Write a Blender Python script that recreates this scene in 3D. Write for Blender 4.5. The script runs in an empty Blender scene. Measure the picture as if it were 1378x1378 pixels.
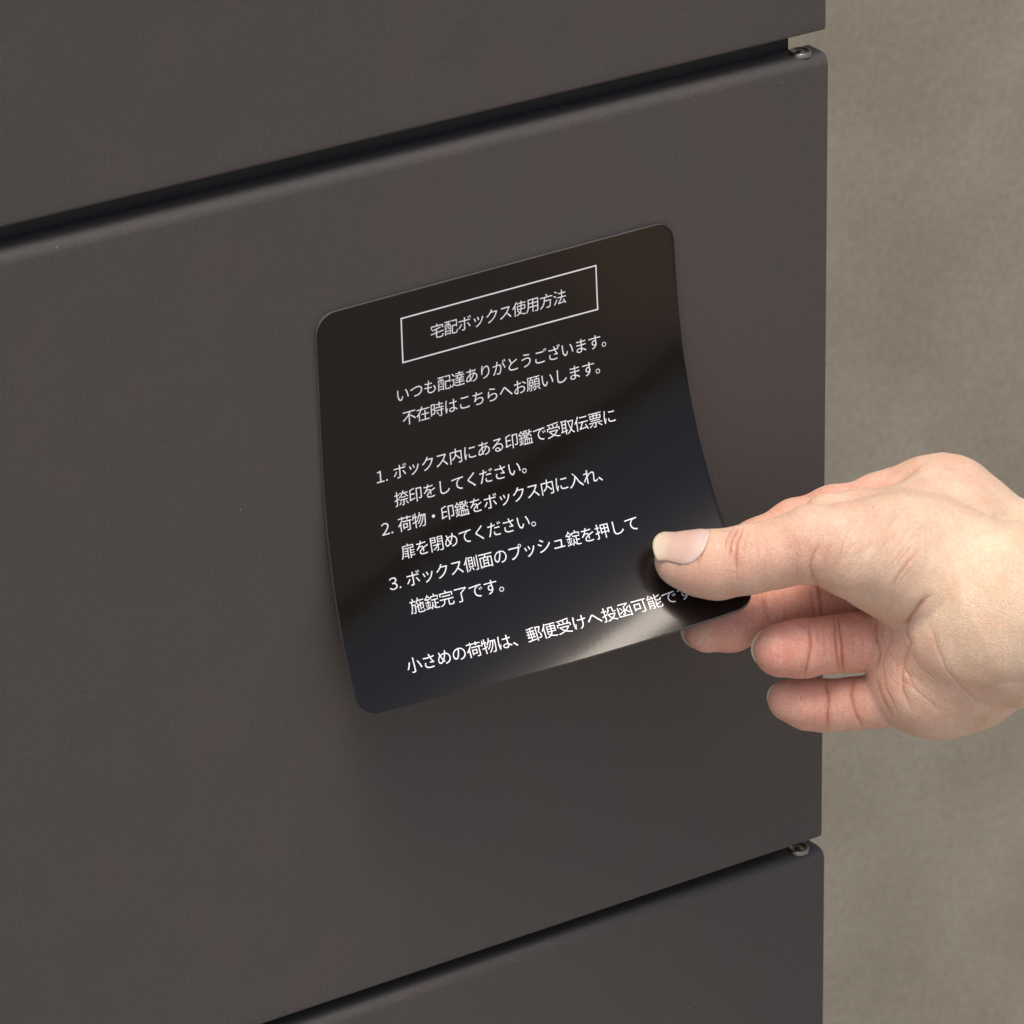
import bpy, bmesh, math, random
import numpy as np, time
_T0 = time.time()
def tick(m): print('TICK', m, round(time.time()-_T0, 1))
from mathutils import Vector, Matrix

# ------------------------------------------------------------------ camera
CAM = (-0.73283, -0.99309, 1.66368); YAW = 0.567662; PITCH = 0.428979; ROLL = -0.019943
FPX = 6800.0; SIZE = 1378.0
fwd = np.array([math.sin(YAW)*math.cos(PITCH), math.cos(YAW)*math.cos(PITCH), -math.sin(PITCH)])
r0 = np.array([math.cos(YAW), -math.sin(YAW), 0.0]); u0 = np.cross(r0, fwd)
rgt = math.cos(ROLL)*r0 + math.sin(ROLL)*u0
upv = -math.sin(ROLL)*r0 + math.cos(ROLL)*u0
CAMV = np.array(CAM)
scn = bpy.context.scene
cd = bpy.data.cameras.new('camera'); cam = bpy.data.objects.new('camera', cd)
scn.collection.objects.link(cam); scn.camera = cam
cam.matrix_world = Matrix(((rgt[0], upv[0], -fwd[0], CAM[0]), (rgt[1], upv[1], -fwd[1], CAM[1]),
                           (rgt[2], upv[2], -fwd[2], CAM[2]), (0, 0, 0, 1)))
cd.sensor_width = 36.0; cd.lens = FPX/SIZE*36.0
cd.clip_start = 0.05; cd.clip_end = 200
cd.dof.use_dof = True; cd.dof.focus_distance = 1.31; cd.dof.aperture_fstop = 50

# ------------------------------------------------------------------ light
SUN_EL = math.radians(74); SUN_AZ = math.radians(226)     # azimuth clockwise from +Y: in front of the box, to its left
w = bpy.data.worlds.new('World'); scn.world = w; w.use_nodes = True
nt = w.node_tree; sky = nt.nodes.new('ShaderNodeTexSky'); sky.sky_type = 'NISHITA'; sky.sun_disc = False
sky.sun_elevation = SUN_EL; sky.sun_rotation = SUN_AZ; sky.air_density = 1.0; sky.dust_density = 5.0; sky.ozone_density = 1.0
bg = nt.nodes['Background']; bg.inputs['Strength'].default_value = 0.125
nt.links.new(sky.outputs[0], bg.inputs['Color'])
sd = bpy.data.lights.new('sun', 'SUN'); sd.energy = 1.25; sd.angle = math.radians(21); sd.color = (1.0, 0.89, 0.77)
sun = bpy.data.objects.new('sun', sd); scn.collection.objects.link(sun)
sdir = Vector((math.sin(SUN_AZ)*math.cos(SUN_EL), math.cos(SUN_AZ)*math.cos(SUN_EL), math.sin(SUN_EL)))
sun.rotation_euler = sdir.to_track_quat('Z', 'Y').to_euler()
vs = scn.view_settings; vs.view_transform = 'Standard'; vs.look = 'None'; vs.exposure = 0.50; vs.gamma = 1.0

# ------------------------------------------------------------------ helpers
col = scn.collection
def obj(name, me, mat=None, parent=None, smooth=False, **props):
    o = bpy.data.objects.new(name, me); col.objects.link(o)
    if mat is not None: me.materials.append(mat)
    if parent is not None: o.parent = parent
    for k, v in props.items(): o[k] = v
    if smooth:
        me.polygons.foreach_set('use_smooth', [True]*len(me.polygons))
    return o
def pymesh(name, v, f):
    me = bpy.data.meshes.new(name); me.from_pydata([tuple(p) for p in v], [], f); me.update(); return me
def bm_mesh(name, bm):
    me = bpy.data.meshes.new(name); bmesh.ops.recalc_face_normals(bm, faces=bm.faces); bm.to_mesh(me); bm.free(); return me
def mat(name):
    m = bpy.data.materials.new(name); m.use_nodes = True
    return m, m.node_tree, m.node_tree.nodes['Principled BSDF']
def N(t, typ, **kw):
    n = t.nodes.new(typ)
    for k, v in kw.items():
        if k.startswith('i_'): n.inputs[k[2:].replace('_', ' ')].default_value = v
        else: setattr(n, k, v)
    return n
def ramp(t, stops):
    n = t.nodes.new('ShaderNodeValToRGB'); e = n.color_ramp.elements
    while len(e) < len(stops): e.new(0.5)
    for a, (p, c) in zip(e, stops): a.position = p; a.color = (*c, 1) if len(c) == 3 else c
    return n

# ------------------------------------------------------------------ materials
def m_coat():
    m, t, b = mat('charcoal_powder_coat'); L = t.links
    tc = N(t, 'ShaderNodeTexCoord')
    fine = N(t, 'ShaderNodeTexNoise', i_Scale=1100.0, i_Detail=3.0, i_Roughness=0.75)
    L.new(tc.outputs['Object'], fine.inputs['Vector'])
    big = N(t, 'ShaderNodeTexNoise', i_Scale=45.0, i_Detail=4.0)
    L.new(tc.outputs['Object'], big.inputs['Vector'])
    c1 = ramp(t, [(0.3, (0.068, 0.0605, 0.0550)), (0.7, (0.091, 0.0815, 0.0750))]); L.new(fine.outputs['Fac'], c1.inputs[0])
    c2 = ramp(t, [(0.35, (0.975, 1.0, 0.975)), (0.65, (1.025, 0.99, 1.0))]); L.new(big.outputs['Fac'], c2.inputs[0])
    mx = N(t, 'ShaderNodeMix', data_type='RGBA', blend_type='MULTIPLY'); mx.inputs[0].default_value = 1
    L.new(c1.outputs[0], mx.inputs[6]); L.new(c2.outputs[0], mx.inputs[7])
    # rare specks of dust
    vo = N(t, 'ShaderNodeTexVoronoi', i_Scale=90.0); L.new(tc.outputs['Object'], vo.inputs['Vector'])
    d1 = N(t, 'ShaderNodeMath', operation='LESS_THAN'); d1.inputs[1].default_value = 0.018; L.new(vo.outputs['Distance'], d1.inputs[0])
    sep = N(t, 'ShaderNodeSeparateColor'); L.new(vo.outputs['Color'], sep.inputs[0])
    d2 = N(t, 'ShaderNodeMath', operation='GREATER_THAN'); d2.inputs[1].default_value = 0.45; L.new(sep.outputs[0], d2.inputs[0])
    d3 = N(t, 'ShaderNodeMath', operation='MULTIPLY'); L.new(d1.outputs[0], d3.inputs[0]); L.new(d2.outputs[0], d3.inputs[1])
    d4 = N(t, 'ShaderNodeMath', operation='MULTIPLY'); d4.inputs[1].default_value = 0.4; L.new(d3.outputs[0], d4.inputs[0])
    mx2 = N(t, 'ShaderNodeMix', data_type='RGBA'); L.new(d4.outputs[0], mx2.inputs[0]); L.new(mx.outputs[2], mx2.inputs[6])
    mx2.inputs[7].default_value = (0.45, 0.42, 0.4, 1)
    L.new(mx2.outputs[2], b.inputs['Base Color'])
    b.inputs['Roughness'].default_value = 0.58
    b.inputs['Specular IOR Level'].default_value = 0.35
    bp = N(t, 'ShaderNodeBump', i_Strength=0.4, i_Distance=0.0002); L.new(fine.outputs['Fac'], bp.inputs['Height'])
    L.new(bp.outputs[0], b.inputs['Normal'])
    return m
def m_simple(name, c, rough, metal=0.0, spec=0.5):
    m, t, b = mat(name)
    b.inputs['Base Color'].default_value = (*c, 1); b.inputs['Roughness'].default_value = rough
    b.inputs['Metallic'].default_value = metal; b.inputs['Specular IOR Level'].default_value = spec
    n = N(t, 'ShaderNodeTexNoise', i_Scale=400.0); bp = N(t, 'ShaderNodeBump', i_Strength=0.1, i_Distance=0.0003)
    tc = N(t, 'ShaderNodeTexCoord'); t.links.new(tc.outputs['Object'], n.inputs['Vector'])
    t.links.new(n.outputs['Fac'], bp.inputs['Height']); t.links.new(bp.outputs[0], b.inputs['Normal'])
    return m
def m_sheet():
    m, t, b = mat('black_magnet_vinyl'); L = t.links
    b.inputs['Base Color'].default_value = (0.0076, 0.0056, 0.0048, 1)
    b.inputs['Roughness'].default_value = 0.17; b.inputs['Specular IOR Level'].default_value = 0.31
    tc = N(t, 'ShaderNodeTexCoord'); n = N(t, 'ShaderNodeTexNoise', i_Scale=1200.0, i_Detail=2.0)
    n2 = N(t, 'ShaderNodeTexNoise', i_Scale=45.0, i_Detail=1.0)
    L.new(tc.outputs['Object'], n.inputs['Vector']); L.new(tc.outputs['Object'], n2.inputs['Vector'])
    bp = N(t, 'ShaderNodeBump', i_Strength=0.12, i_Distance=0.00006); L.new(n.outputs['Fac'], bp.inputs['Height'])
    bp2 = N(t, 'ShaderNodeBump', i_Strength=0.25, i_Distance=0.0006); L.new(n2.outputs['Fac'], bp2.inputs['Height'])
    L.new(bp.outputs[0], bp2.inputs['Normal']); L.new(bp2.outputs[0], b.inputs['Normal'])
    return m
def m_concrete(name, ca, cb, scale=1.0):
    m, t, b = mat(name); L = t.links
    tc = N(t, 'ShaderNodeTexCoord')
    a = N(t, 'ShaderNodeTexNoise', i_Scale=20.0*scale, i_Detail=3.0, i_Roughness=0.5)
    c = N(t, 'ShaderNodeTexNoise', i_Scale=330.0*scale, i_Detail=5.0, i_Roughness=0.75)
    for q in (a, c): L.new(tc.outputs['Object'], q.inputs['Vector'])
    r = ramp(t, [(0.34, ca), (0.68, cb)]); L.new(a.outputs['Fac'], r.inputs[0])
    r2 = ramp(t, [(0.3, (0.84, 0.84, 0.84)), (0.7, (1.1, 1.1, 1.09))]); L.new(c.outputs['Fac'], r2.inputs[0])
    mx = N(t, 'ShaderNodeMix', data_type='RGBA', blend_type='MULTIPLY'); mx.inputs[0].default_value = 1
    L.new(r.outputs[0], mx.inputs[6]); L.new(r2.outputs[0], mx.inputs[7]); L.new(mx.outputs[2], b.inputs['Base Color'])
    b.inputs['Roughness'].default_value = 0.85; b.inputs['Specular IOR Level'].default_value = 0.25
    bp = N(t, 'ShaderNodeBump', i_Strength=0.3, i_Distance=0.0004); L.new(c.outputs['Fac'], bp.inputs['Height']); L.new(bp.outputs[0], b.inputs['Normal'])
    return m
def m_skin():
    m, t, b = mat('skin'); L = t.links
    at = N(t, 'ShaderNodeAttribute', attribute_name='tone')       # r: redness, g: paleness, b: crease stain
    sep = N(t, 'ShaderNodeSeparateColor'); L.new(at.outputs['Color'], sep.inputs[0])
    tc = N(t, 'ShaderNodeTexCoord')
    base = N(t, 'ShaderNodeMix', data_type='RGBA'); base.inputs[6].default_value = (0.74, 0.525, 0.395, 1); base.inputs[7].default_value = (0.77, 0.385, 0.295, 1)
    L.new(sep.outputs[0], base.inputs[0])
    pale = N(t, 'ShaderNodeMix', data_type='RGBA'); L.new(sep.outputs[1], pale.inputs[0]); L.new(base.outputs[2], pale.inputs[6])
    pale.inputs[7].default_value = (0.79, 0.62, 0.455, 1)
    # blotches
    nb = N(t, 'ShaderNodeTexNoise', i_Scale=120.0, i_Detail=6.0, i_Roughness=0.68); L.new(tc.outputs['Object'], nb.inputs['Vector'])
    rb = ramp(t, [(0.34, (1.05, 1.08, 1.08)), (0.66, (0.96, 0.86, 0.82))]); L.new(nb.outputs['Fac'], rb.inputs[0])
    mb = N(t, 'ShaderNodeMix', data_type='RGBA', blend_type='MULTIPLY'); mb.inputs[0].default_value = 1
    L.new(pale.outputs[2], mb.inputs[6]); L.new(rb.outputs[0], mb.inputs[7])
    cr = N(t, 'ShaderNodeMix', data_type='RGBA'); L.new(sep.outputs[2], cr.inputs[0]); L.new(mb.outputs[2], cr.inputs[6])
    cr.inputs[7].default_value = (0.50, 0.15, 0.09, 1)
    # dry pale lines
    mp3 = N(t, 'ShaderNodeMapping'); mp3.inputs['Scale'].default_value = (1.0, 0.35, 0.6); mp3.inputs['Rotation'].default_value = (0, 0, 0.25)
    L.new(tc.outputs['Object'], mp3.inputs['Vector'])
    wn3 = N(t, 'ShaderNodeTexNoise', i_Scale=500.0, i_Detail=3.0); L.new(mp3.outputs[0], wn3.inputs['Vector'])
    wv3 = N(t, 'ShaderNodeMix', data_type='RGBA', blend_type='ADD'); wv3.inputs[0].default_value = 0.002
    L.new(mp3.outputs[0], wv3.inputs[6]); L.new(wn3.outputs['Color'], wv3.inputs[7])
    vo3 = N(t, 'ShaderNodeTexVoronoi', feature='DISTANCE_TO_EDGE', i_Scale=700.0); L.new(wv3.outputs[2], vo3.inputs['Vector'])
    r3 = ramp(t, [(0.0, (1, 1, 1)), (0.07, (0, 0, 0))]); L.new(vo3.outputs['Distance'], r3.inputs[0])
    n3 = N(t, 'ShaderNodeTexNoise', i_Scale=170.0, i_Detail=2.0); L.new(tc.outputs['Object'], n3.inputs['Vector'])
    r4 = ramp(t, [(0.42, (0, 0, 0)), (0.70, (0.5, 0.5, 0.5))]); L.new(n3.outputs['Fac'], r4.inputs[0])
    f3 = N(t, 'ShaderNodeMath', operation='MULTIPLY'); 
    f0 = N(t, 'ShaderNodeMapRange'); f0.inputs[1].default_value = 0.35; f0.inputs[2].default_value = 0.7; L.new(sep.outputs[0], f0.inputs[0])
    f1 = N(t, 'ShaderNodeMath', operation='MULTIPLY'); L.new(r4.outputs[0], f1.inputs[0]); L.new(f0.outputs[0], f1.inputs[1])
    L.new(r3.outputs[0], f3.inputs[0]); L.new(f1.outputs[0], f3.inputs[1])
    mi2 = N(t, 'ShaderNodeTexNoise', i_Scale=1300.0, i_Detail=4.0, i_Roughness=0.75); L.new(tc.outputs['Object'], mi2.inputs['Vector'])
    rm2 = ramp(t, [(0.3, (0.90, 0.86, 0.84)), (0.7, (1.06, 1.08, 1.09))]); L.new(mi2.outputs['Fac'], rm2.inputs[0])
    mm2 = N(t, 'ShaderNodeMix', data_type='RGBA', blend_type='MULTIPLY'); mm2.inputs[0].default_value = 1
    L.new(cr.outputs[2], mm2.inputs[6]); L.new(rm2.outputs[0], mm2.inputs[7])
    dry = N(t, 'ShaderNodeMix', data_type='RGBA'); dry.inputs[7].default_value = (0.86, 0.72, 0.60, 1)
    L.new(f3.outputs[0], dry.inputs[0]); L.new(mm2.outputs[2], dry.inputs[6])
    # fine dry lines: thin pale streaks running across the fingers
    mp = N(t, 'ShaderNodeMapping'); mp.inputs['Scale'].default_value = (1.0, 0.42, 0.6); mp.inputs['Rotation'].default_value = (0, 0, -0.45)
    L.new(tc.outputs['Object'], mp.inputs['Vector'])
    vo = N(t, 'ShaderNodeTexVoronoi', feature='DISTANCE_TO_EDGE', i_Scale=1700.0); 
    wn = N(t, 'ShaderNodeTexNoise', i_Scale=300.0, i_Detail=3.0); L.new(mp.outputs[0], wn.inputs['Vector'])
    wv = N(t, 'ShaderNodeMix', data_type='RGBA', blend_type='ADD'); wv.inputs[0].default_value = 0.0025
    L.new(mp.outputs[0], wv.inputs[6]); L.new(wn.outputs['Color'], wv.inputs[7]); L.new(wv.outputs[2], vo.inputs['Vector'])
    rv = ramp(t, [(0.0, (0, 0, 0)), (0.16, (1, 1, 1))]); L.new(vo.outputs['Distance'], rv.inputs[0])
    # long diagonal skin lines
    mp2 = N(t, 'ShaderNodeMapping'); mp2.inputs['Scale'].default_value = (1.0, 0.12, 0.4); mp2.inputs['Rotation'].default_value = (0, 0, 0.75)
    L.new(tc.outputs['Object'], mp2.inputs['Vector'])
    ln = N(t, 'ShaderNodeTexNoise', i_Scale=900.0, i_Detail=2.0, i_Distortion=0.3); L.new(mp2.outputs[0], ln.inputs['Vector'])
    micro = N(t, 'ShaderNodeTexNoise', i_Scale=2600.0, i_Detail=2.0); L.new(tc.outputs['Object'], micro.inputs['Vector'])
    b1 = N(t, 'ShaderNodeBump', i_Strength=0.35, i_Distance=0.00015); L.new(rv.outputs[0], b1.inputs['Height'])
    b2 = N(t, 'ShaderNodeBump', i_Strength=0.5, i_Distance=0.0004); L.new(ln.outputs['Fac'], b2.inputs['Height']); L.new(b1.outputs[0], b2.inputs['Normal'])
    b3 = N(t, 'ShaderNodeBump', i_Strength=0.6, i_Distance=0.0004); L.new(micro.outputs['Fac'], b3.inputs['Height']); L.new(b2.outputs[0], b3.inputs['Normal'])
    L.new(b3.outputs[0], b.inputs['Normal'])
    L.new(dry.outputs[2], b.inputs['Base Color'])
    b.inputs['Roughness'].default_value = 0.48; b.inputs['Specular IOR Level'].default_value = 0.35
    b.inputs['Subsurface Weight'].default_value = 0.6; b.inputs['Subsurface Radius'].default_value = (1.0, 0.32, 0.16)
    b.inputs['Subsurface Scale'].default_value = 0.0022
    return m
def m_nail():
    m, t, b = mat('fingernail'); L = t.links
    at = N(t, 'ShaderNodeAttribute', attribute_name='along')
    r = ramp(t, [(0.0, (0.70, 0.50, 0.43)), (0.16, (0.70, 0.52, 0.46)), (0.32, (0.66, 0.45, 0.37)), (0.68, (0.67, 0.46, 0.37)), (0.86, (0.68, 0.55, 0.42)), (1.0, (0.70, 0.61, 0.43))])
    L.new(at.outputs['Fac'], r.inputs[0]); L.new(r.outputs[0], b.inputs['Base Color'])
    b.inputs['Roughness'].default_value = 0.33; b.inputs['Subsurface Weight'].default_value = 0.4
    b.inputs['Subsurface Radius'].default_value = (1.0, 0.4, 0.25); b.inputs['Subsurface Scale'].default_value = 0.001
    tc = N(t, 'ShaderNodeTexCoord'); mp = N(t, 'ShaderNodeMapping'); mp.inputs['Scale'].default_value = (0.1, 1, 1)
    n = N(t, 'ShaderNodeTexNoise', i_Scale=1500.0, i_Detail=1.0); bp = N(t, 'ShaderNodeBump', i_Strength=0.15, i_Distance=0.0001)
    L.new(tc.outputs['Object'], mp.inputs['Vector']); L.new(mp.outputs[0], n.inputs['Vector']); L.new(n.outputs['Fac'], bp.inputs['Height']); L.new(bp.outputs[0], b.inputs['Normal'])
    return m
COAT = m_coat(); VINYL = m_sheet(); SKIN = m_skin(); NAIL = m_nail()
STEEL = m_simple('rivet_steel', (0.33, 0.30, 0.26), 0.36, 1.0)
DARK = m_simple('cabinet_dark_coat', (0.03, 0.027, 0.025), 0.6)
PRINT = m_simple('white_print', (0.93, 0.94, 0.96), 0.45)
WALLM = m_concrete('beige_concrete', (0.342, 0.308, 0.232), (0.396, 0.360, 0.275))
GROUNDM = m_concrete('paving_concrete', (0.31, 0.285, 0.26), (0.38, 0.35, 0.32), 0.3)

# ------------------------------------------------------------------ setting
def box_bm(bm, x0, x1, y0, y1, z0, z1):
    vs_ = [bm.verts.new((x, y, z)) for x in (x0, x1) for y in (y0, y1) for z in (z0, z1)]
    for f in ((0,1,3,2),(4,6,7,5),(0,4,5,1),(2,3,7,6),(0,2,6,4),(1,5,7,3)): bm.faces.new([vs_[i] for i in f])
me = pymesh('ground', [(-30,-30,0),(30,-30,0),(30,30,0),(-30,30,0)], [(0,1,2,3)])
obj('ground', me, GROUNDM, kind='structure')
bm = bmesh.new(); box_bm(bm, -3.0, 3.0, 0.46, 0.60, 0.0, 2.6)
bmesh.ops.bevel(bm, geom=bm.edges[:], offset=0.004, segments=2, affect='EDGES')
obj('wall', bm_mesh('wall', bm), WALLM, kind='structure')

# ------------------------------------------------------------------ parcel box
def empty(name, loc, **props):
    o = bpy.data.objects.new(name, None); col.objects.link(o); o.location = loc; o.empty_display_size = 0.05
    for k, v in props.items(): o[k] = v
    return o
BX0 = -0.44
box = empty('parcel_box', (BX0/2, 0.2, 0.0), label='charcoal powder coated parcel box with three stacked hinged doors and the black notice', category='parcel box')
def child(name, me, m, parent, smooth=False, **p):
    o = obj(name, me, m, parent, smooth, **p)
    o.matrix_parent_inverse = parent.matrix_world.inverted() if parent.type != 'EMPTY' else Matrix.Translation(parent.location).inverted()
    return o
bm = bmesh.new(); box_bm(bm, BX0+0.006, -0.0062, 0.0085, 0.40, 0.02, 1.50)
bmesh.ops.bevel(bm, geom=bm.edges[:], offset=0.0008, segments=2, affect='EDGES')
child('cabinet_body', bm_mesh('cabinet_body', bm), DARK, box)
def door_mesh(xr, zb, zt, R):
    """folded steel door: flat front, rounded fold to a top flange whose end is cut in a curve, bottom and side folds"""
    prof = []                                           # (y, z, inset of the right end)
    D = 0.0080; rb = 0.0009
    prof.append((D, zb, 0.0003))
    n = 5
    for i in range(n+1):
        a = math.pi/2*i/n
        prof.append((rb*(1-math.sin(a)), zb + rb*(1-math.cos(a)), 0.0011*(1-math.sin(a))**2))
    prof.append((0, zb+0.003, 0)); prof.append((0, (zb+zt)/2, 0)); prof.append((0, zt-R-0.001, 0))
    for i in range(0, 13):
        a = math.pi/2*i/12
        y = R*(1-math.cos(a)); prof.append((y, zt-R+R*math.sin(a), 75*y*y))
    for k in range(1, 7):
        y = R + (D-R)*k/6; prof.append((y, zt, 75*y*y))
    bm = bmesh.new(); xs_l = BX0; rows = []
    er = 0.0006
    for (y, z, ins) in prof:
        xe = xr - ins
        row = [bm.verts.new((xs_l, D, z)), bm.verts.new((xs_l, y, z))]
        for q in (0.3, 0.6, 0.9): row.append(bm.verts.new((xs_l+(xe-xs_l)*q, y, z)))
        row.append(bm.verts.new((xe-er, y, z)))
        for a in (30, 60, 90):
            s = math.sin(math.radians(a)); c = math.cos(math.radians(a))
            row.append(bm.verts.new((xe-er+er*s, min(D, y+er*(1-c)), z)))
        row.append(bm.verts.new((xe, D, z)))
        rows.append(row)
    for a, b in zip(rows[:-1], rows[1:]):
        for i in range(len(a)-1): bm.faces.new((a[i], a[i+1], b[i+1], b[i]))
    bmesh.ops.remove_doubles(bm, verts=bm.verts, dist=1e-6)
    return bm_mesh('door', bm)
def rivet_mesh():
    prof = [(0.0, 0.0010), (0.0005, 0.0009), (0.0009, 0.0005), (0.0013, 0.0001), (0.0017, 0.0001), (0.0021, 0.0004), (0.0024, 0.00075), (0.0026, 0.0008), (0.0028, 0.0007), (0.0030, 0.0003), (0.0031, -0.0004)]
    bm = bmesh.new(); n = 40; rings = []
    c = bm.verts.new((0, 0, prof[0][1]))
    for r, z in prof[1:]:
        rings.append([bm.verts.new((r*math.cos(2*math.pi*i/n), r*math.sin(2*math.pi*i/n), z)) for i in range(n)])
    for i in range(n): bm.faces.new((c, rings[0][i], rings[0][(i+1) % n]))
    for a, b in zip(rings[:-1], rings[1:]):
        for i in range(n): bm.faces.new((a[i], b[i], b[(i+1) % n], a[(i+1) % n]))
    return bm_mesh('hinge_rivet', bm)
rmesh = rivet_mesh()
for xr, zb, zt, R, lab in ((-0.0009, 1.235, 1.4633, 0.0034, 'upper door'), (0.0, 1.000, 1.2287, 0.0034, 'middle door carrying the notice'), (0.0010, 0.765, 0.9959, 0.0033, 'lower door')):
    d = child('door', door_mesh(xr, zb, zt, R), COAT, box, smooth=True, label=lab)
    r = obj('hinge_rivet', rmesh, None, d, smooth=True)
    if not rmesh.materials: rmesh.materials.append(STEEL)
    r.location = (xr-0.0062, 0.0040, zt)

# ------------------------------------------------------------------ notice sheet: a flat magnet square peeled off the door
SH = (-0.15609951, 1.19281757, 0.01094489, 0.37349288); SW = 0.1066; Q0 = 0.0228306; QA = 100.5
_q = np.linspace(-0.05, 0.25, 1201); _a = np.minimum(QA*np.maximum(_q-Q0, 0)**2, 1.6); _d = _q[1]-_q[0]
_c = np.concatenate([[0], np.cumsum(np.cos((_a[1:]+_a[:-1])/2))*_d]) + _q[0]
_s = np.concatenate([[0], np.cumsum(np.sin((_a[1:]+_a[:-1])/2))*_d])
def sheet(S, T, off=0.0):
    x0, z0, rho, al = SH
    S = np.asarray(S, float); T = np.asarray(T, float)
    q = T*math.cos(al)+S*math.sin(al); wv = -T*math.sin(al)+S*math.cos(al)
    Q = np.interp(q, _q, _c); Nn = np.interp(q, _q, _s); A = np.interp(q, _q, _a)
    Q = Q + off*np.sin(A) * -1.0; Nn = Nn + off*np.cos(A)
    T2 = Q*math.cos(al)-wv*math.sin(al); S2 = Q*math.sin(al)+wv*math.cos(al)
    X = x0+S2*math.cos(rho)+T2*math.sin(rho); Z = z0+S2*math.sin(rho)-T2*math.cos(rho)
    return np.stack([X, -Nn-0.0009+0*X, Z], -1)
def sheet_mesh():
    r = 0.0055; W = SW
    th = np.linspace(0, math.pi/2, 9)
    ts = np.concatenate([r*(1-np.cos(th)), np.linspace(r, W-r, 90)[1:-1], (W-r+r*np.sin(th))])
    verts = []; nc = 90
    for t in ts:
        if t < r: ins = r - math.sqrt(max(0, r*r-(r-t)**2))
        elif t > W-r: ins = r - math.sqrt(max(0, r*r-(t-W+r)**2))
        else: ins = 0
        verts.append(sheet(np.linspace(ins, W-ins, nc), np.full(nc, t)))
    V = np.concatenate(verts); nr = len(ts)
    F = [(i*nc+j, (i+1)*nc+j, (i+1)*nc+j+1, i*nc+j+1) for i in range(nr-1) for j in range(nc-1)]
    return pymesh('notice_sheet', V, F)
notice = obj('notice_sheet', sheet_mesh(), VINYL, None, True, label='square black magnetic notice with white Japanese text peeling off the middle door', category='notice')
sm = notice.modifiers.new('thickness', 'SOLIDIFY'); sm.thickness = 0.0009; sm.offset = -1; sm.material_offset_rim = 1
notice.data.materials.append(m_simple('cut_magnet_edge', (0.085, 0.078, 0.070), 0.5))
bv = notice.modifiers.new('edge', 'BEVEL'); bv.width = 0.00025; bv.segments = 2; bv.limit_method = 'ANGLE'; bv.angle_limit = math.radians(50)

def glyph(ch, cache={}):
    if ch not in cache:
        cu = bpy.data.curves.new('glyph', 'FONT'); cu.body = ch; cu.size = 1.0; cu.resolution_u = 3; cu.offset = 0.0 if ch == '達' else -0.0028
        o = bpy.data.objects.new('glyph', cu); col.objects.link(o)
        dg = bpy.context.evaluated_depsgraph_get(); ev = o.evaluated_get(dg); me = ev.to_mesh()
        v = np.array([p.co[:2] for p in me.vertices]).reshape(-1, 2); f = [tuple(p.vertices) for p in me.polygons]
        ev.to_mesh_clear(); bpy.data.objects.remove(o); bpy.data.curves.remove(cu)
        cache[ch] = (v, f)
    return cache[ch]
kv, _ = glyph('国'); EMC = (kv.min(0)+kv.max(0))/2; KW = (kv.max(0)-kv.min(0))[0]
EM = 0.00408/ (KW/0.86)          # blender font size giving a full-width cell of 4.08 mm
def text_line(s0, t, txt, adv=4.07, num=None):
    V = []; F = []; n = 0
    items = [(s0+adv*i, c) for i, c in enumerate(txt)]
    if num: items += [(16.1, num), (17.9, '.')]
    for sc, ch in items:
        v, f = glyph(ch)
        if len(v) == 0: continue
        if ch in '１２３.': cx = (v[:, 0].min()+v[:, 0].max())/2
        else: cx = EMC[0]
        S = sc*1e-3 + (v[:, 0]-cx)*EM; T = t*1e-3 - (v[:, 1]-EMC[1])*EM
        V.append(sheet(S, T, 0.00007)); F += [tuple(i+n for i in p) for p in f]; n += len(v)
    return pymesh('text_line', np.concatenate(V), F)
LINES = [(34.7, 12.55, '宅配ボックス使用方法', None), (23.9, 27.0, 'いつも配達ありがとうございます。', None), (25.5, 33.6, '不在時はこちらへお願いします。', None),
         (21.75, 47.2, 'ボックス内にある印鑑で受取伝票に', '１'), (21.5, 54.4, '捺印をしてください。', None), (21.7, 61.2, '荷物・印鑑をボックス内に入れ、', '２'),
         (21.5, 68.4, '扉を閉めてください。', None), (21.7, 75.6, 'ボックス側面のプッシュ錠を押して', '３'), (21.4, 82.6, '施錠完了です。', None),
         (17.1, 97.0, '小さめの荷物は、郵便受けへ投函可能です。', None)]
for s0, t, txt, num in LINES:
    obj('text_line', text_line(s0, t, txt, num=num), PRINT, notice)
def frame_mesh(s0, t0, s1, t1, wd):
    V = []; F = []; n = 24
    def strip(a, b, c, d):          # two edges, a->b and c->d
        k = len(V)
        for i in range(n+1):
            q = i/n
            for p0, p1 in ((a, b), (c, d)):
                V.append(sheet((p0[0]+(p1[0]-p0[0])*q)*1e-3, (p0[1]+(p1[1]-p0[1])*q)*1e-3, 0.00007))
        for i in range(n): F.append((k+2*i, k+2*i+1, k+2*i+3, k+2*i+2))
    o = [(s0, t0), (s1, t0), (s1, t1), (s0, t1)]; q = [(s0+wd, t0+wd), (s1-wd, t0+wd), (s1-wd, t1-wd), (s0+wd, t1-wd)]
    for i in range(4): strip(o[i], o[(i+1) % 4], q[i], q[(i+1) % 4])
    return pymesh('title_frame', V, F)
obj('title_frame', frame_mesh(24.2, 6.35, 82.7, 18.6, 0.37), PRINT, notice)

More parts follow.
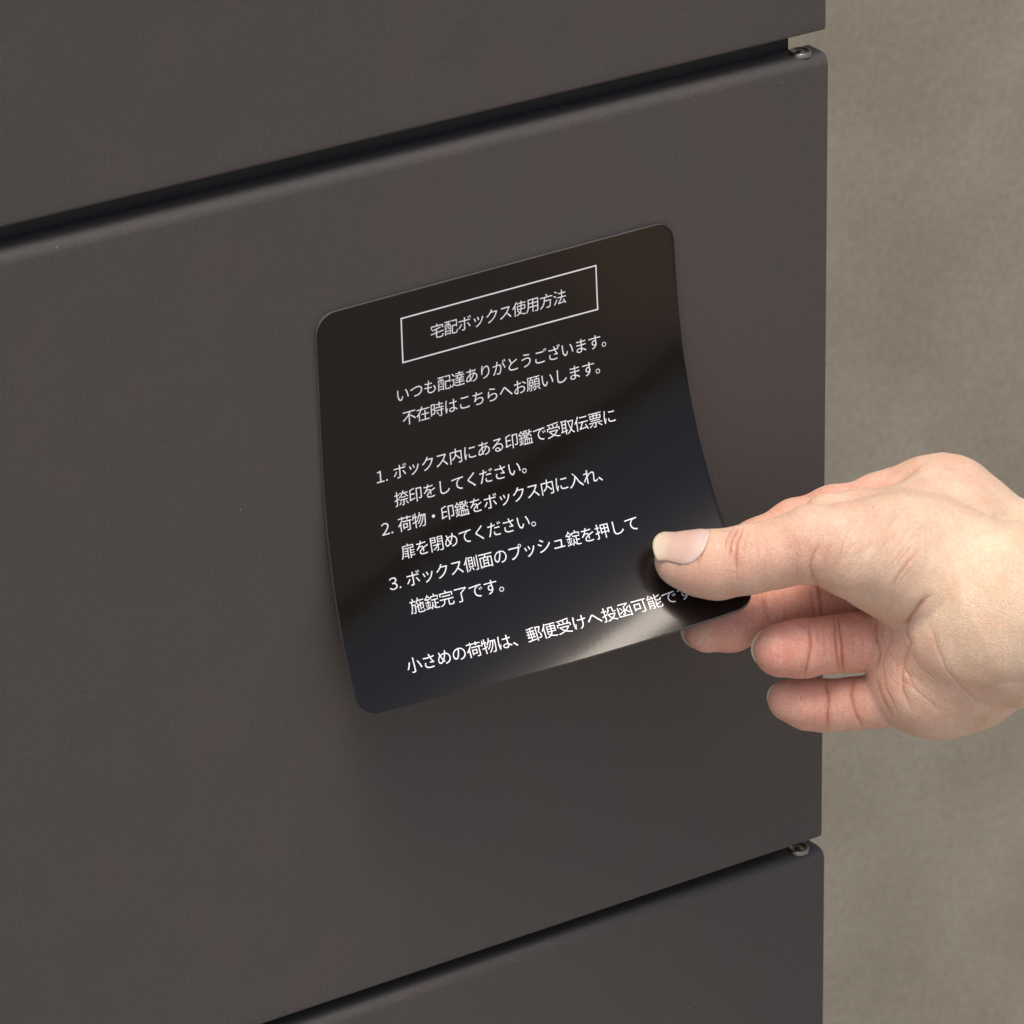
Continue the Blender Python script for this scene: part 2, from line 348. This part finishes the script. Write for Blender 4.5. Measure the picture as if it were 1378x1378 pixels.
# ------------------------------------------------------------------ hand (signed distance field -> one surface)
# hand space: metres; x to the picture's right, y up, z towards the camera; origin at the pinched corner
ORG = sheet(0.090, 0.088); D0 = float((ORG-CAMV) @ fwd)
Rm = np.stack([rgt, upv, -fwd], 1)                  # columns
ox, oy = (ORG-CAMV) @ rgt, (ORG-CAMV) @ upv
def H(zx, zy, dep):
    """drawing coordinates (close-up units) plus distance away from the viewer in mm -> hand space"""
    px = 860+zx/2.660; py = 580+zy/2.660
    d = D0+dep*1e-3
    return np.array([(px-689)/FPX*d-ox, -(py-689)/FPX*d-oy, -dep*1e-3])
MM = 1/2.660/FPX*D0
def chain(pts):                                    # (zx, zy, depth mm, radius in drawing units)
    return [(H(a, b, c), r*MM*(1+c*1e-3/D0)) for a, b, c, r in pts]
def seg(P, a, ra, b, rb):
    ab = b-a; L2 = float(ab @ ab)
    t = np.clip(((P-a) @ ab)/L2, 0, 1)
    t2 = t*t*(3-2*t)*0.35+t*0.65
    q = P-a-t[:, None]*ab
    return np.sqrt((q*q).sum(1))-(ra+(rb-ra)*t2)
def smin(a, b, k):
    h = np.maximum(k-np.abs(a-b), 0)/k
    return np.minimum(a, b)-h*h*k*0.25
def sdf_chain(P, ch, k=0.0022):
    d = None
    for (a, ra), (b, rb) in zip(ch[:-1], ch[1:]):
        e = seg(P, a, ra, b, rb); d = e if d is None else smin(d, e, k)
    return d
thumb = chain([(153,462,-7.5,98),(215,474,-8.5,113),(285,478,-10,121),(390,460,-12,121),(500,438,-13,120),(620,404,-14,136),(760,410,-12,150)])
thenar = chain([(776,434,-11,168),(900,445,-5,212),(1010,470,0,238),(1120,560,2,250)])
web = chain([(680,320,0,100),(820,330,4,115),(960,330,10,130),(1120,330,14,160)])
knuck = chain([(880,262,27,92),(1010,235,26,118),(1080,240,26,150),(1125,240,26,132),(1160,275,24,115)])
backh = chain([(1085,330,26,160),(1240,350,24,140),(1310,430,22,160),(1400,455,22,183),(1500,490,18,205),(2100,600,0,250)])
palm = chain([(1010,700,14,205),(1090,800,12,255),(1110,856,10,226)])
heel = chain([(1135,745,-1,172),(1230,700,-2,260),(1380,655,-3,300),(1600,650,-8,330),(2200,700,-30,380),(4200,900,-110,520)])
hypo = chain([(985,905,10,160),(1060,915,9,165),(1170,860,7,210)])
fold = chain([(925,720,9,78),(915,800,8,80),(935,890,9,82),(975,960,10,90)])
index = chain([(235,560,12,80),(300,490,14,88),(420,415,17,95),(560,345,21,98),(700,300,24,103),(860,266,27,104),(1010,240,28,112)])
middle = chain([(246,712,10,82),(330,694,13,92),(430,645,16,95),(550,592,18,96),(640,577,19,99),(860,560,20,102),(1000,560,19,106)])
ring = chain([(508,785,2,97),(590,778,3,102),(690,764,6,97),(770,757,9,102),(860,751,12,101),(1000,740,17,110)])
little = chain([(536,964,12,75),(602,978,13,88),(672,983,14,90),(770,976,14,91),(870,963,14,93),(990,930,15,100)])
GROUPS = ['body', 'index', 'middle', 'ring', 'little', 'thumb']
def sdf_all(P, ids=False):
    th = sdf_chain(P, thumb); tn = sdf_chain(P, thenar, 0.004)
    bd = smin(sdf_chain(P, palm, 0.006), sdf_chain(P, heel, 0.008), 0.0045)
    bd = smin(bd, sdf_chain(P, hypo, 0.005), 0.005)
    bd = smin(bd, sdf_chain(P, backh, 0.005), 0.007)
    bd = smin(bd, sdf_chain(P, knuck, 0.004), 0.007)
    wb = smin(sdf_chain(P, web, 0.005), th, 0.004)
    bd2 = smin(tn, wb, 0.0035)
    bd3 = smin(bd, bd2, 0.0018)
    # far from the palm side crease the thenar merges softly
    bd4 = smin(bd, bd2, 0.010)
    m = np.clip((P[:, 0]-CREASE[0])/0.012, 0, 1); m2 = np.clip((P[:, 1]-CREASE[1]+0.002)/0.012, 0, 1); m = np.maximum(m*m*(3-2*m), m2*m2*(3-2*m2)*0.8)
    bd = bd3*(1-m)+bd4*m
    bd = smin(bd, sdf_chain(P, fold, 0.003), 0.0016)
    fs = [sdf_chain(P, c) for c in (index, middle, ring, little)]
    out = smin(bd, fs[0], 0.005)
    out = smin(out, fs[1], 0.0009); out = smin(out, fs[2], 0.0009); out = smin(out, fs[3], 0.0012)
    if ids:
        st = np.stack([bd+0.0002]+fs+[th-0.0003]); ww = np.exp(-(st-st.min(0))/0.0016)
        return out, np.argmin(st, 0), ww/ww.sum(0)
    return out
CREASE = H(975, 690, 0)
def surface_nets(lo, hi, h):
    n = np.ceil((hi-lo)/h).astype(int)+1
    ax = [lo[i]+h*np.arange(n[i]) for i in range(3)]
    val = np.empty(n, np.float32)
    B = 6; nb = -(-n//B)                                # blocks of 6 cells: only those near the surface are sampled fully
    cen = np.stack(np.meshgrid(*[lo[i]+h*(np.arange(nb[i])*B+B/2-0.5) for i in range(3)], indexing='ij'), -1).reshape(-1, 3)
    cv = sdf_all(cen); val[:] = np.repeat(np.repeat(np.repeat(cv.reshape(nb), B, 0), B, 1), B, 2)[:n[0], :n[1], :n[2]]
    off = np.stack(np.meshgrid(*[np.arange(B)]*3, indexing='ij'), -1).reshape(-1, 3)
    bi = np.stack(np.nonzero(np.abs(cv.reshape(nb)) < B*h*1.35+0.001), 1)*B
    for k in range(0, len(bi), 2000):
        gi = (bi[k:k+2000, None, :]+off[None]).reshape(-1, 3); gi = gi[(gi < n).all(1)]
        val[gi[:, 0], gi[:, 1], gi[:, 2]] = sdf_all(lo+h*gi)
    s = val < 0
    c = n-1
    cnt = np.zeros(c, np.int8)
    for a in (0, 1):
        for b in (0, 1):
            for d in (0, 1): cnt += s[a:a+c[0], b:b+c[1], d:d+c[2]]
    act = (cnt > 0) & (cnt < 8)
    idx = -np.ones(c, np.int64); idx[act] = np.arange(act.sum())
    P = np.stack(np.nonzero(act), 1)*h+lo+h/2
    quads = []
    for axx in range(3):
        sl0 = [slice(None)]*3; sl1 = [slice(None)]*3; sl0[axx] = slice(0, -1); sl1[axx] = slice(1, None)
        ch = s[tuple(sl0)] != s[tuple(sl1)]
        I = np.stack(np.nonzero(ch), 1)
        u, v = [(1, 2), (2, 0), (0, 1)][axx]
        ok = (I[:, u] > 0) & (I[:, v] > 0) & (I[:, u] < c[u]) & (I[:, v] < c[v]); I = I[ok]
        def cell(du, dv):
            J = I.copy(); J[:, u] += du; J[:, v] += dv; return idx[J[:, 0], J[:, 1], J[:, 2]]
        q = np.stack([cell(-1, -1), cell(0, -1), cell(0, 0), cell(-1, 0)], 1)
        inside0 = s[I[:, 0], I[:, 1], I[:, 2]]
        q[~inside0] = q[~inside0][:, ::-1]
        quads.append(q)
    return P, np.concatenate(quads)
def grad(P, fn, e=0.0002):
    g = np.stack([fn(P+np.eye(3)[i]*e)-fn(P-np.eye(3)[i]*e) for i in range(3)], 1)
    return g/np.maximum(np.linalg.norm(g, axis=1, keepdims=True), 1e-9)
def grad4(P, fn, d, e=0.0001):
    g = np.stack([fn(P+np.eye(3)[i]*e)-d for i in range(3)], 1)
    return g/np.maximum(np.linalg.norm(g, axis=1, keepdims=True), 1e-9)
def project(P, fn, it=3):
    for _ in range(it):
        d = fn(P); P = P-grad4(P, fn, d)*np.clip(d, -0.001, 0.001)[:, None]
    return P
lo = H(20, 1140, 60); lo[2] = -0.058; hi = H(2900, 20, 0); hi[2] = 0.092
hi[0] = H(2900, 0, 0)[0]; lo[1] = min(lo[1], H(0, 1400, 0)[1])
Pv, Qd = surface_nets(lo, hi, 0.0012)
tick('nets')
for _ in range(2): Pv = project(Pv, sdf_all, 1)
# one level of subdivision (quads -> 4 quads)
def subdivide(P, Q):
    n = len(P); E = np.concatenate([Q[:, [0, 1]], Q[:, [1, 2]], Q[:, [2, 3]], Q[:, [3, 0]]])
    Es = np.sort(E, 1); key = Es[:, 0]*n+Es[:, 1]
    uq, first, inv = np.unique(key, return_index=True, return_inverse=True)
    em = (P[Es[first, 0]]+P[Es[first, 1]])/2; fc = P[Q].mean(1)
    m = len(Q); e = inv.reshape(4, m)+n; f = np.arange(m)+n+len(uq)
    Q2 = np.concatenate([np.stack([Q[:, i], e[i], f, e[i-1]], 1) for i in range(4)])
    return np.concatenate([P, em, fc]), Q2
Pv, Qd = subdivide(Pv, Qd)
Pv = project(Pv, sdf_all, 1)
Pv, Qd = subdivide(Pv, Qd)
_, ids, wts = sdf_all(Pv, True)
def vnormals(P, Q):
    fn_ = np.cross(P[Q[:, 2]]-P[Q[:, 0]], P[Q[:, 3]]-P[Q[:, 1]]); nv = np.zeros_like(P)
    for i in range(4):
        for a in range(3): nv[:, a] += np.bincount(Q[:, i], fn_[:, a], len(P))
    return nv/np.maximum(np.linalg.norm(nv, axis=1, keepdims=True), 1e-12)
Nv = vnormals(Pv, Qd)
print('hand vertices', len(Pv), 'inward' if (Nv[::50] @ np.array([0, 0, 1.0])).sum() < -1e9 else '')
# position of each vertex in drawing coordinates, to lay folds and skin tones
dd = D0-Pv[:, 2]; ZX = ((Pv[:, 0]+ox)/dd*FPX+689-860)*2.66; ZY = (-(Pv[:, 1]+oy)/dd*FPX+689-580)*2.66
front = np.clip(Nv[:, 2]*3+0.6, 0, 1)
tone = np.zeros((len(Pv), 3)); disp = np.zeros(len(Pv))
def poly_dist(pts):
    best = np.full(len(ZX), 1e9); side = np.zeros(len(ZX)); par = np.zeros(len(ZX)); m = len(pts)-1
    for i, ((x0, y0), (x1, y1)) in enumerate(zip(pts[:-1], pts[1:])):
        ex, ey = x1-x0, y1-y0; L2 = ex*ex+ey*ey
        t = np.clip(((ZX-x0)*ex+(ZY-y0)*ey)/L2, 0, 1)
        qx = ZX-x0-t*ex; qy = ZY-y0-t*ey; d = np.hypot(qx, qy); k = d < best
        best = np.where(k, d, best); side = np.where(k, np.sign(ex*qy-ey*qx), side); par = np.where(k, (i+t)/m, par)
    return best, side, par
def crease(pts, width, depth, groups=None, stain=0.6, taper=True, bulge=0.35):
    global disp
    d, sd_, t = poly_dist(pts)
    m = front.copy()
    if groups is not None: m = m*np.isin(ids, groups)
    if taper: m = m*np.clip(np.minimum(t, 1-t)*5+0.25, 0, 1)
    g = np.exp(-(d/width)**2)
    width = width*0.72; g = np.exp(-(d/width)**2)+0.35*np.exp(-(d/(3*width))**2); bulge = bulge*0.5
    depth = depth*(0.75 if groups and BODY in groups else 1.0)
    disp = disp - m*g*depth*0.8e-3 + m*np.exp(-((d-5*width)/(2.5*width))**2)*depth*1e-3*bulge
    tone[:, 2] = np.maximum(tone[:, 2], m*np.minimum(1.0, np.exp(-(d/(width*0.8))**2)+0.3*np.exp(-(d/(width*4))**2))*stain)
def blob(zx, zy, rad, ch, amt, groups=None, ry=None):
    d = np.sqrt(((ZX-zx)/rad)**2+((ZY-zy)/(ry or rad))**2); g = np.exp(-d*d)*amt
    if groups is not None: g = g*wts[groups].sum(0)
    tone[:, ch] = np.clip(tone[:, ch]+g, 0, 1)
def lump(zx, zy, rad, amt, groups=None, ry=None, rot=0.0):
    global disp
    c, s_ = math.cos(rot), math.sin(rot); X = (ZX-zx)*c+(ZY-zy)*s_; Y = -(ZX-zx)*s_+(ZY-zy)*c
    g = np.exp(-(X/rad)**2-(Y/(ry or rad))**2)*amt*1e-3*front
    if groups is not None: g = g*np.isin(ids, groups)
    disp = disp+g
BODY, IDX, MID, RNG, LIT, THB = range(6)
tick('sdf')
# tones
for g_, a_ in ((IDX, 0.65), (MID, 0.8), (RNG, 0.72), (LIT, 0.5), (THB, 0.22)): tone[:, 0] += a_*wts[g_]
blob(500, 780, 110, 0, 0.3, [RNG]); blob(590, 985, 90, 0, 0.3, [LIT]); blob(210, 560, 120, 0, 0.35, [THB]); blob(520, 520, 110, 0, 0.25, [THB])
blob(920, 860, 130, 0, 0.40, [BODY, RNG, LIT]); blob(1000, 960, 140, 0, 0.22, [BODY]); blob(700, 560, 70, 0, 0.25, [BODY, THB]); blob(1150, 150, 110, 0, 0.2, [BODY])
blob(860, 700, 90, 0, 0.35, [BODY]); blob(230, 720, 50, 1, 0.35, [MID]); blob(470, 740, 40, 1, 0.2, [RNG])
blob(860, 450, 190, 1, 0.5, [BODY]); blob(1350, 560, 260, 1, 0.85, [BODY], 330); blob(1900, 700, 900, 1, 0.8, [BODY], 500); blob(1150, 690, 110, 1, 0.35, [BODY])
# finger joints (palm side)
crease([(608,690),(618,770),(606,830),(590,884)], 7, 0.55, [RNG]); crease([(598,705),(570,690)], 5, 0.2, [RNG], 0.3)
crease([(700,668),(706,760),(718,868)], 6, 0.5, [RNG]); crease([(714,664),(728,760),(732,866)], 7, 0.6, [RNG], 0.8)
crease([(845,660),(852,740),(862,800),(845,860)], 7, 0.45, [RNG, BODY], 0.5)
crease([(668,893),(682,960),(674,1070)], 7, 0.6, [LIT], 0.7); crease([(768,884),(760,945),(775,1010),(800,1062)], 7, 0.55, [LIT], 0.65)
crease([(850,885),(868,960),(910,1030)], 7, 0.35, [LIT, BODY], 0.4)
crease([(444,600),(458,650),(470,690)], 8, 0.55, [MID], 0.5); crease([(612,560),(622,620),(628,680)], 6, 0.3, [MID], 0.4); crease([(640,550),(650,610),(654,680)], 7, 0.5, [MID], 0.6)
for k, xx in enumerate((490, 520, 570, 595)): crease([(xx,570),(xx+6,640),(xx+2,690)], 4, 0.12, [MID], 0.15)
# thumb knuckle folds
crease([(352,350),(330,390),(322,450)], 7, 0.45, [THB], 0.45); crease([(372,350),(350,400),(345,455),(350,500)], 7, 0.5, [THB], 0.5); crease([(330,352),(310,385),(306,420)], 6, 0.3, [THB], 0.3)
crease([(395,350),(375,400),(372,440)], 6, 0.25, [THB], 0.2); crease([(345,500),(352,540)], 5, 0.2, [THB], 0.2)
crease([(250,372),(234,410),(222,450),(205,478)], 6, 0.3, [THB], 0.35, bulge=0.6)
# base of the thumb and palm folds
crease([(650,400),(625,450),(614,490),(622,530),(650,570)], 8, 0.6, [BODY, THB], 0.25)
crease([(1022,595),(988,645),(962,682),(954,700)], 10, 0.75, [BODY], 0.5); crease([(1045,585),(1020,610),(1000,640)], 7, 0.35, [BODY], 0.35)
crease([(962,682),(955,720),(972,760),(950,820),(938,880),(945,940),(975,1000)], 8, 0.55, [BODY], 0.35)
crease([(905,560),(925,520),(955,480),(1000,430)], 5, 0.25, [BODY], 0.3); crease([(900,590),(930,540),(990,470)], 4, 0.12, [BODY], 0.15)
crease([(870,690),(868,730),(890,770)], 5, 0.25, [BODY], 0.25); crease([(905,700),(895,760),(870,830),(880,920),(930,1020)], 6, 0.3, [BODY], 0.25)
crease([(1050,700),(1060,760),(1100,860),(1200,960),(1300,1000)], 6, 0.22, [BODY], 0.15); crease([(940,830),(990,930),(1080,1000)], 5, 0.2, [BODY], 0.15)
crease([(1260,315),(1330,300),(1420,290)], 22, 0.9, [BODY], 0.0); crease([(1200,930),(1300,900),(1400,900)], 12, 0.35, [BODY], 0.1)
# fine parallel lines over the ball of the thumb, across the fingers and in the palm
rl = random.Random(5)
for k in range(15):
    x0 = 690+rl.random()*240; y0 = 270+rl.random()*210; ln_ = 70+rl.random()*90
    crease([(x0+ln_*0.6, y0-ln_*0.5), (x0+ln_*0.25, y0-ln_*0.12), (x0-ln_*0.2, y0+ln_*0.5)], 4.5, 0.10, [BODY, THB], 0.12, bulge=0.1)
for k in range(7):
    x0 = 880+rl.random()*110; y0 = 740+rl.random()*120; ln_ = 60+rl.random()*80
    crease([(x0, y0), (x0+ln_*0.35, y0+ln_*0.6), (x0+ln_*0.9, y0+ln_)], 4.5, 0.14, [BODY], 0.18, bulge=0.1)
for g_, xs_, ya, yb in ((RNG, (640, 662, 735, 765, 800), 690, 850), (LIT, (705, 730, 805, 830), 900, 1050), (THB, (420, 450, 560), 360, 540)):
    for xx in xs_: crease([(xx+rl.uniform(-6, 6), ya+rl.uniform(0, 40)), (xx+5, (ya+yb)/2), (xx+rl.uniform(-6, 8), yb-rl.uniform(0, 40))], 4.5, 0.10, [g_], 0.14, bulge=0.1)
blob(800, 470, 90, 1, 0.25, [BODY, THB], 60)
# tendons and knuckle relief on the back
lump(1010, 150, 60, 0.9, [BODY, IDX], 30, -0.5); crease([(820,205),(900,190),(960,160),(1020,120)], 12, 0.7, [BODY, IDX], 0.15)
crease([(1080,120),(1170,135),(1250,200),(1330,270)], 18, 0.5, [BODY], 0.0); lump(1170, 300, 90, 0.5, [BODY], 60); lump(880, 480, 120, 0.5, [BODY], 90)
lump(1060, 380, 160, -0.6, [BODY], 60, 0.3); lump(505, 790, 70, 0.5, [RNG]); lump(600, 985, 60, 0.4, [LIT]); lump(560, 600, 50, 0.25, [MID])
# low relief everywhere
def vnoise(P, f, seed):
    rg = np.random.RandomState(seed); o = np.zeros(len(P))
    for _ in range(7):
        k = rg.normal(size=3); k = k/np.linalg.norm(k)*f*(0.7+0.6*rg.rand()); o += np.sin(P @ k+rg.rand()*6.28)
    return o/7
disp += 0.00035*vnoise(Pv, 260, 1)*(ids == BODY)+0.00012*vnoise(Pv, 700, 2)
Pf = Pv+Nv*disp[:, None]
tick('sculpt')
# pad of the thumb pressed flat on the sheet; the fingers behind it pressed flat as well
def sheet_local():
    S, T = np.meshgrid(np.linspace(0.055, SW, 60), np.linspace(0.055, SW, 60)); G = sheet(S, T).reshape(-1, 3)
    return (G-ORG) @ Rm, ((sheet(S, T, 0.001).reshape(-1, 3)-G)/0.001) @ Rm
GP, GN = sheet_local()
near = np.nonzero((ZX < 560) & (ZX > 0))[0]
for c0 in range(0, len(near), 4000):
    sel = near[c0:c0+4000]; Q = Pf[sel]
    dm = ((Q[:, None, :]-GP[None])**2).sum(2); j = dm.argmin(1); nn = GN[j]
    h = ((Q-GP[j])*nn).sum(1); lat = np.linalg.norm((Q-GP[j])-h[:, None]*nn, axis=1); on = lat < 0.0025
    g = ids[sel]
    up_ = on & (g == THB) & (h < 0.0003); Q[up_] += nn[up_]*(0.0003-h[up_])[:, None]
    dn = on & ((g == MID) | (g == IDX)) & (h > -0.0012); Q[dn] -= nn[dn]*(h[dn]+0.0012)[:, None]
    Pf[sel] = Q
tick('contact')
me = bpy.data.meshes.new('person'); me.vertices.add(len(Pf)); me.vertices.foreach_set('co', Pf.astype(np.float32).ravel())
me.loops.add(len(Qd)*4); me.loops.foreach_set('vertex_index', Qd.astype(np.int32).ravel())
me.polygons.add(len(Qd)); me.polygons.foreach_set('loop_start', np.arange(0, len(Qd)*4, 4, dtype=np.int32)); me.update(calc_edges=True); me.validate()
at = me.attributes.new('tone', 'FLOAT_COLOR', 'POINT'); at.data.foreach_set('color', np.concatenate([np.clip(tone, 0, 1), np.ones((len(tone), 1))], 1).astype(np.float32).ravel())
hand = obj('person', me, SKIN, None, True, label='bare right hand and forearm pinching the lower corner of the black notice', category='person')
hand.matrix_world = Matrix(((Rm[0,0],Rm[0,1],Rm[0,2],ORG[0]),(Rm[1,0],Rm[1,1],Rm[1,2],ORG[1]),(Rm[2,0],Rm[2,1],Rm[2,2],ORG[2]),(0,0,0,1)))

def nail(ch, ang, width_deg, u0, u1, off, flat, tipround=0.55):
    """plate that follows the finger's surface: ang = direction round the finger axis (0 = towards the viewer, 90 = up), u in mm from the tip centre, towards the tip positive"""
    (a, ra), (b, rb) = ch[0], ch[1]
    ax = (a-b)/np.linalg.norm(a-b)
    zv = np.array([0, 0, 1.0]); zv = zv-ax*(zv @ ax); zv /= np.linalg.norm(zv); yv = np.cross(zv, ax); yv = yv if yv[1] > 0 else -yv
    nu, nw = 25, 21; V = []; A = []
    am = math.radians(ang); cdir = zv*math.cos(am)+yv*math.sin(am); sdir_ = np.cross(ax, cdir)
    half = math.radians(width_deg/2)
    q, wv = [g.ravel() for g in np.meshgrid(np.linspace(0, 1, nu), np.linspace(-1, 1, nw), indexing='ij')]
    end = u1*np.sqrt(1-tipround*(np.sin(wv*half)/math.sin(half))**2)
    st = u0+0.24*(u1-u0)*np.abs(wv)**3
    u = (st+(end-st)*q)*1e-3
    ph = wv*half*(1-0.48*np.maximum(0, 0.25-q))
    dirv = cdir*np.cos(ph)[:, None]+sdir_*np.sin(ph)[:, None]
    ub = np.minimum(u, 0.0026)[:, None]; base = a+ax*ub
    lo_ = np.zeros(len(q)); hi_ = np.full(len(q), 0.016)
    for _ in range(18):
        mid = (lo_+hi_)/2; ins = sdf_all(base+dirv*mid[:, None]) < 0
        lo_ = np.where(ins, mid, lo_); hi_ = np.where(ins, hi_, mid)
    lift = off*1e-3*np.minimum(1.0, 6*q+0.15)*np.minimum(1.0, (1-np.abs(wv))*6-0.2)
    V = base+ax*(u[:, None]-ub)+dirv*(lo_+lift)[:, None]-cdir*np.maximum(0.0, u-0.0026)[:, None]*flat
    A = q
    F = [(i*nw+j, (i+1)*nw+j, (i+1)*nw+j+1, i*nw+j+1) for i in range(nu-1) for j in range(nw-1)]
    m_ = pymesh('fingernail', V, F)
    at_ = m_.attributes.new('along', 'FLOAT', 'POINT'); at_.data.foreach_set('value', np.array(A, dtype=np.float32))
    o = obj('fingernail', m_, NAIL, hand, True)
    s1 = o.modifiers.new('thickness', 'SOLIDIFY'); s1.thickness = 0.0003; s1.offset = 0
    return o
nail(thumb, 40, 98, -7.0, 7.3, 0.22, 0.24).__setitem__('label', 'thumbnail with a pale free edge')
nail(ring, 176, 110, -5.5, 6.3, 0.2, -0.2, 0.75)
nail(little, 176, 110, -4.5, 4.6, 0.2, -0.2, 0.75)
nail(middle, 178, 110, -5.5, 4.9, 0.2, -0.1, 0.75)
tick('end')
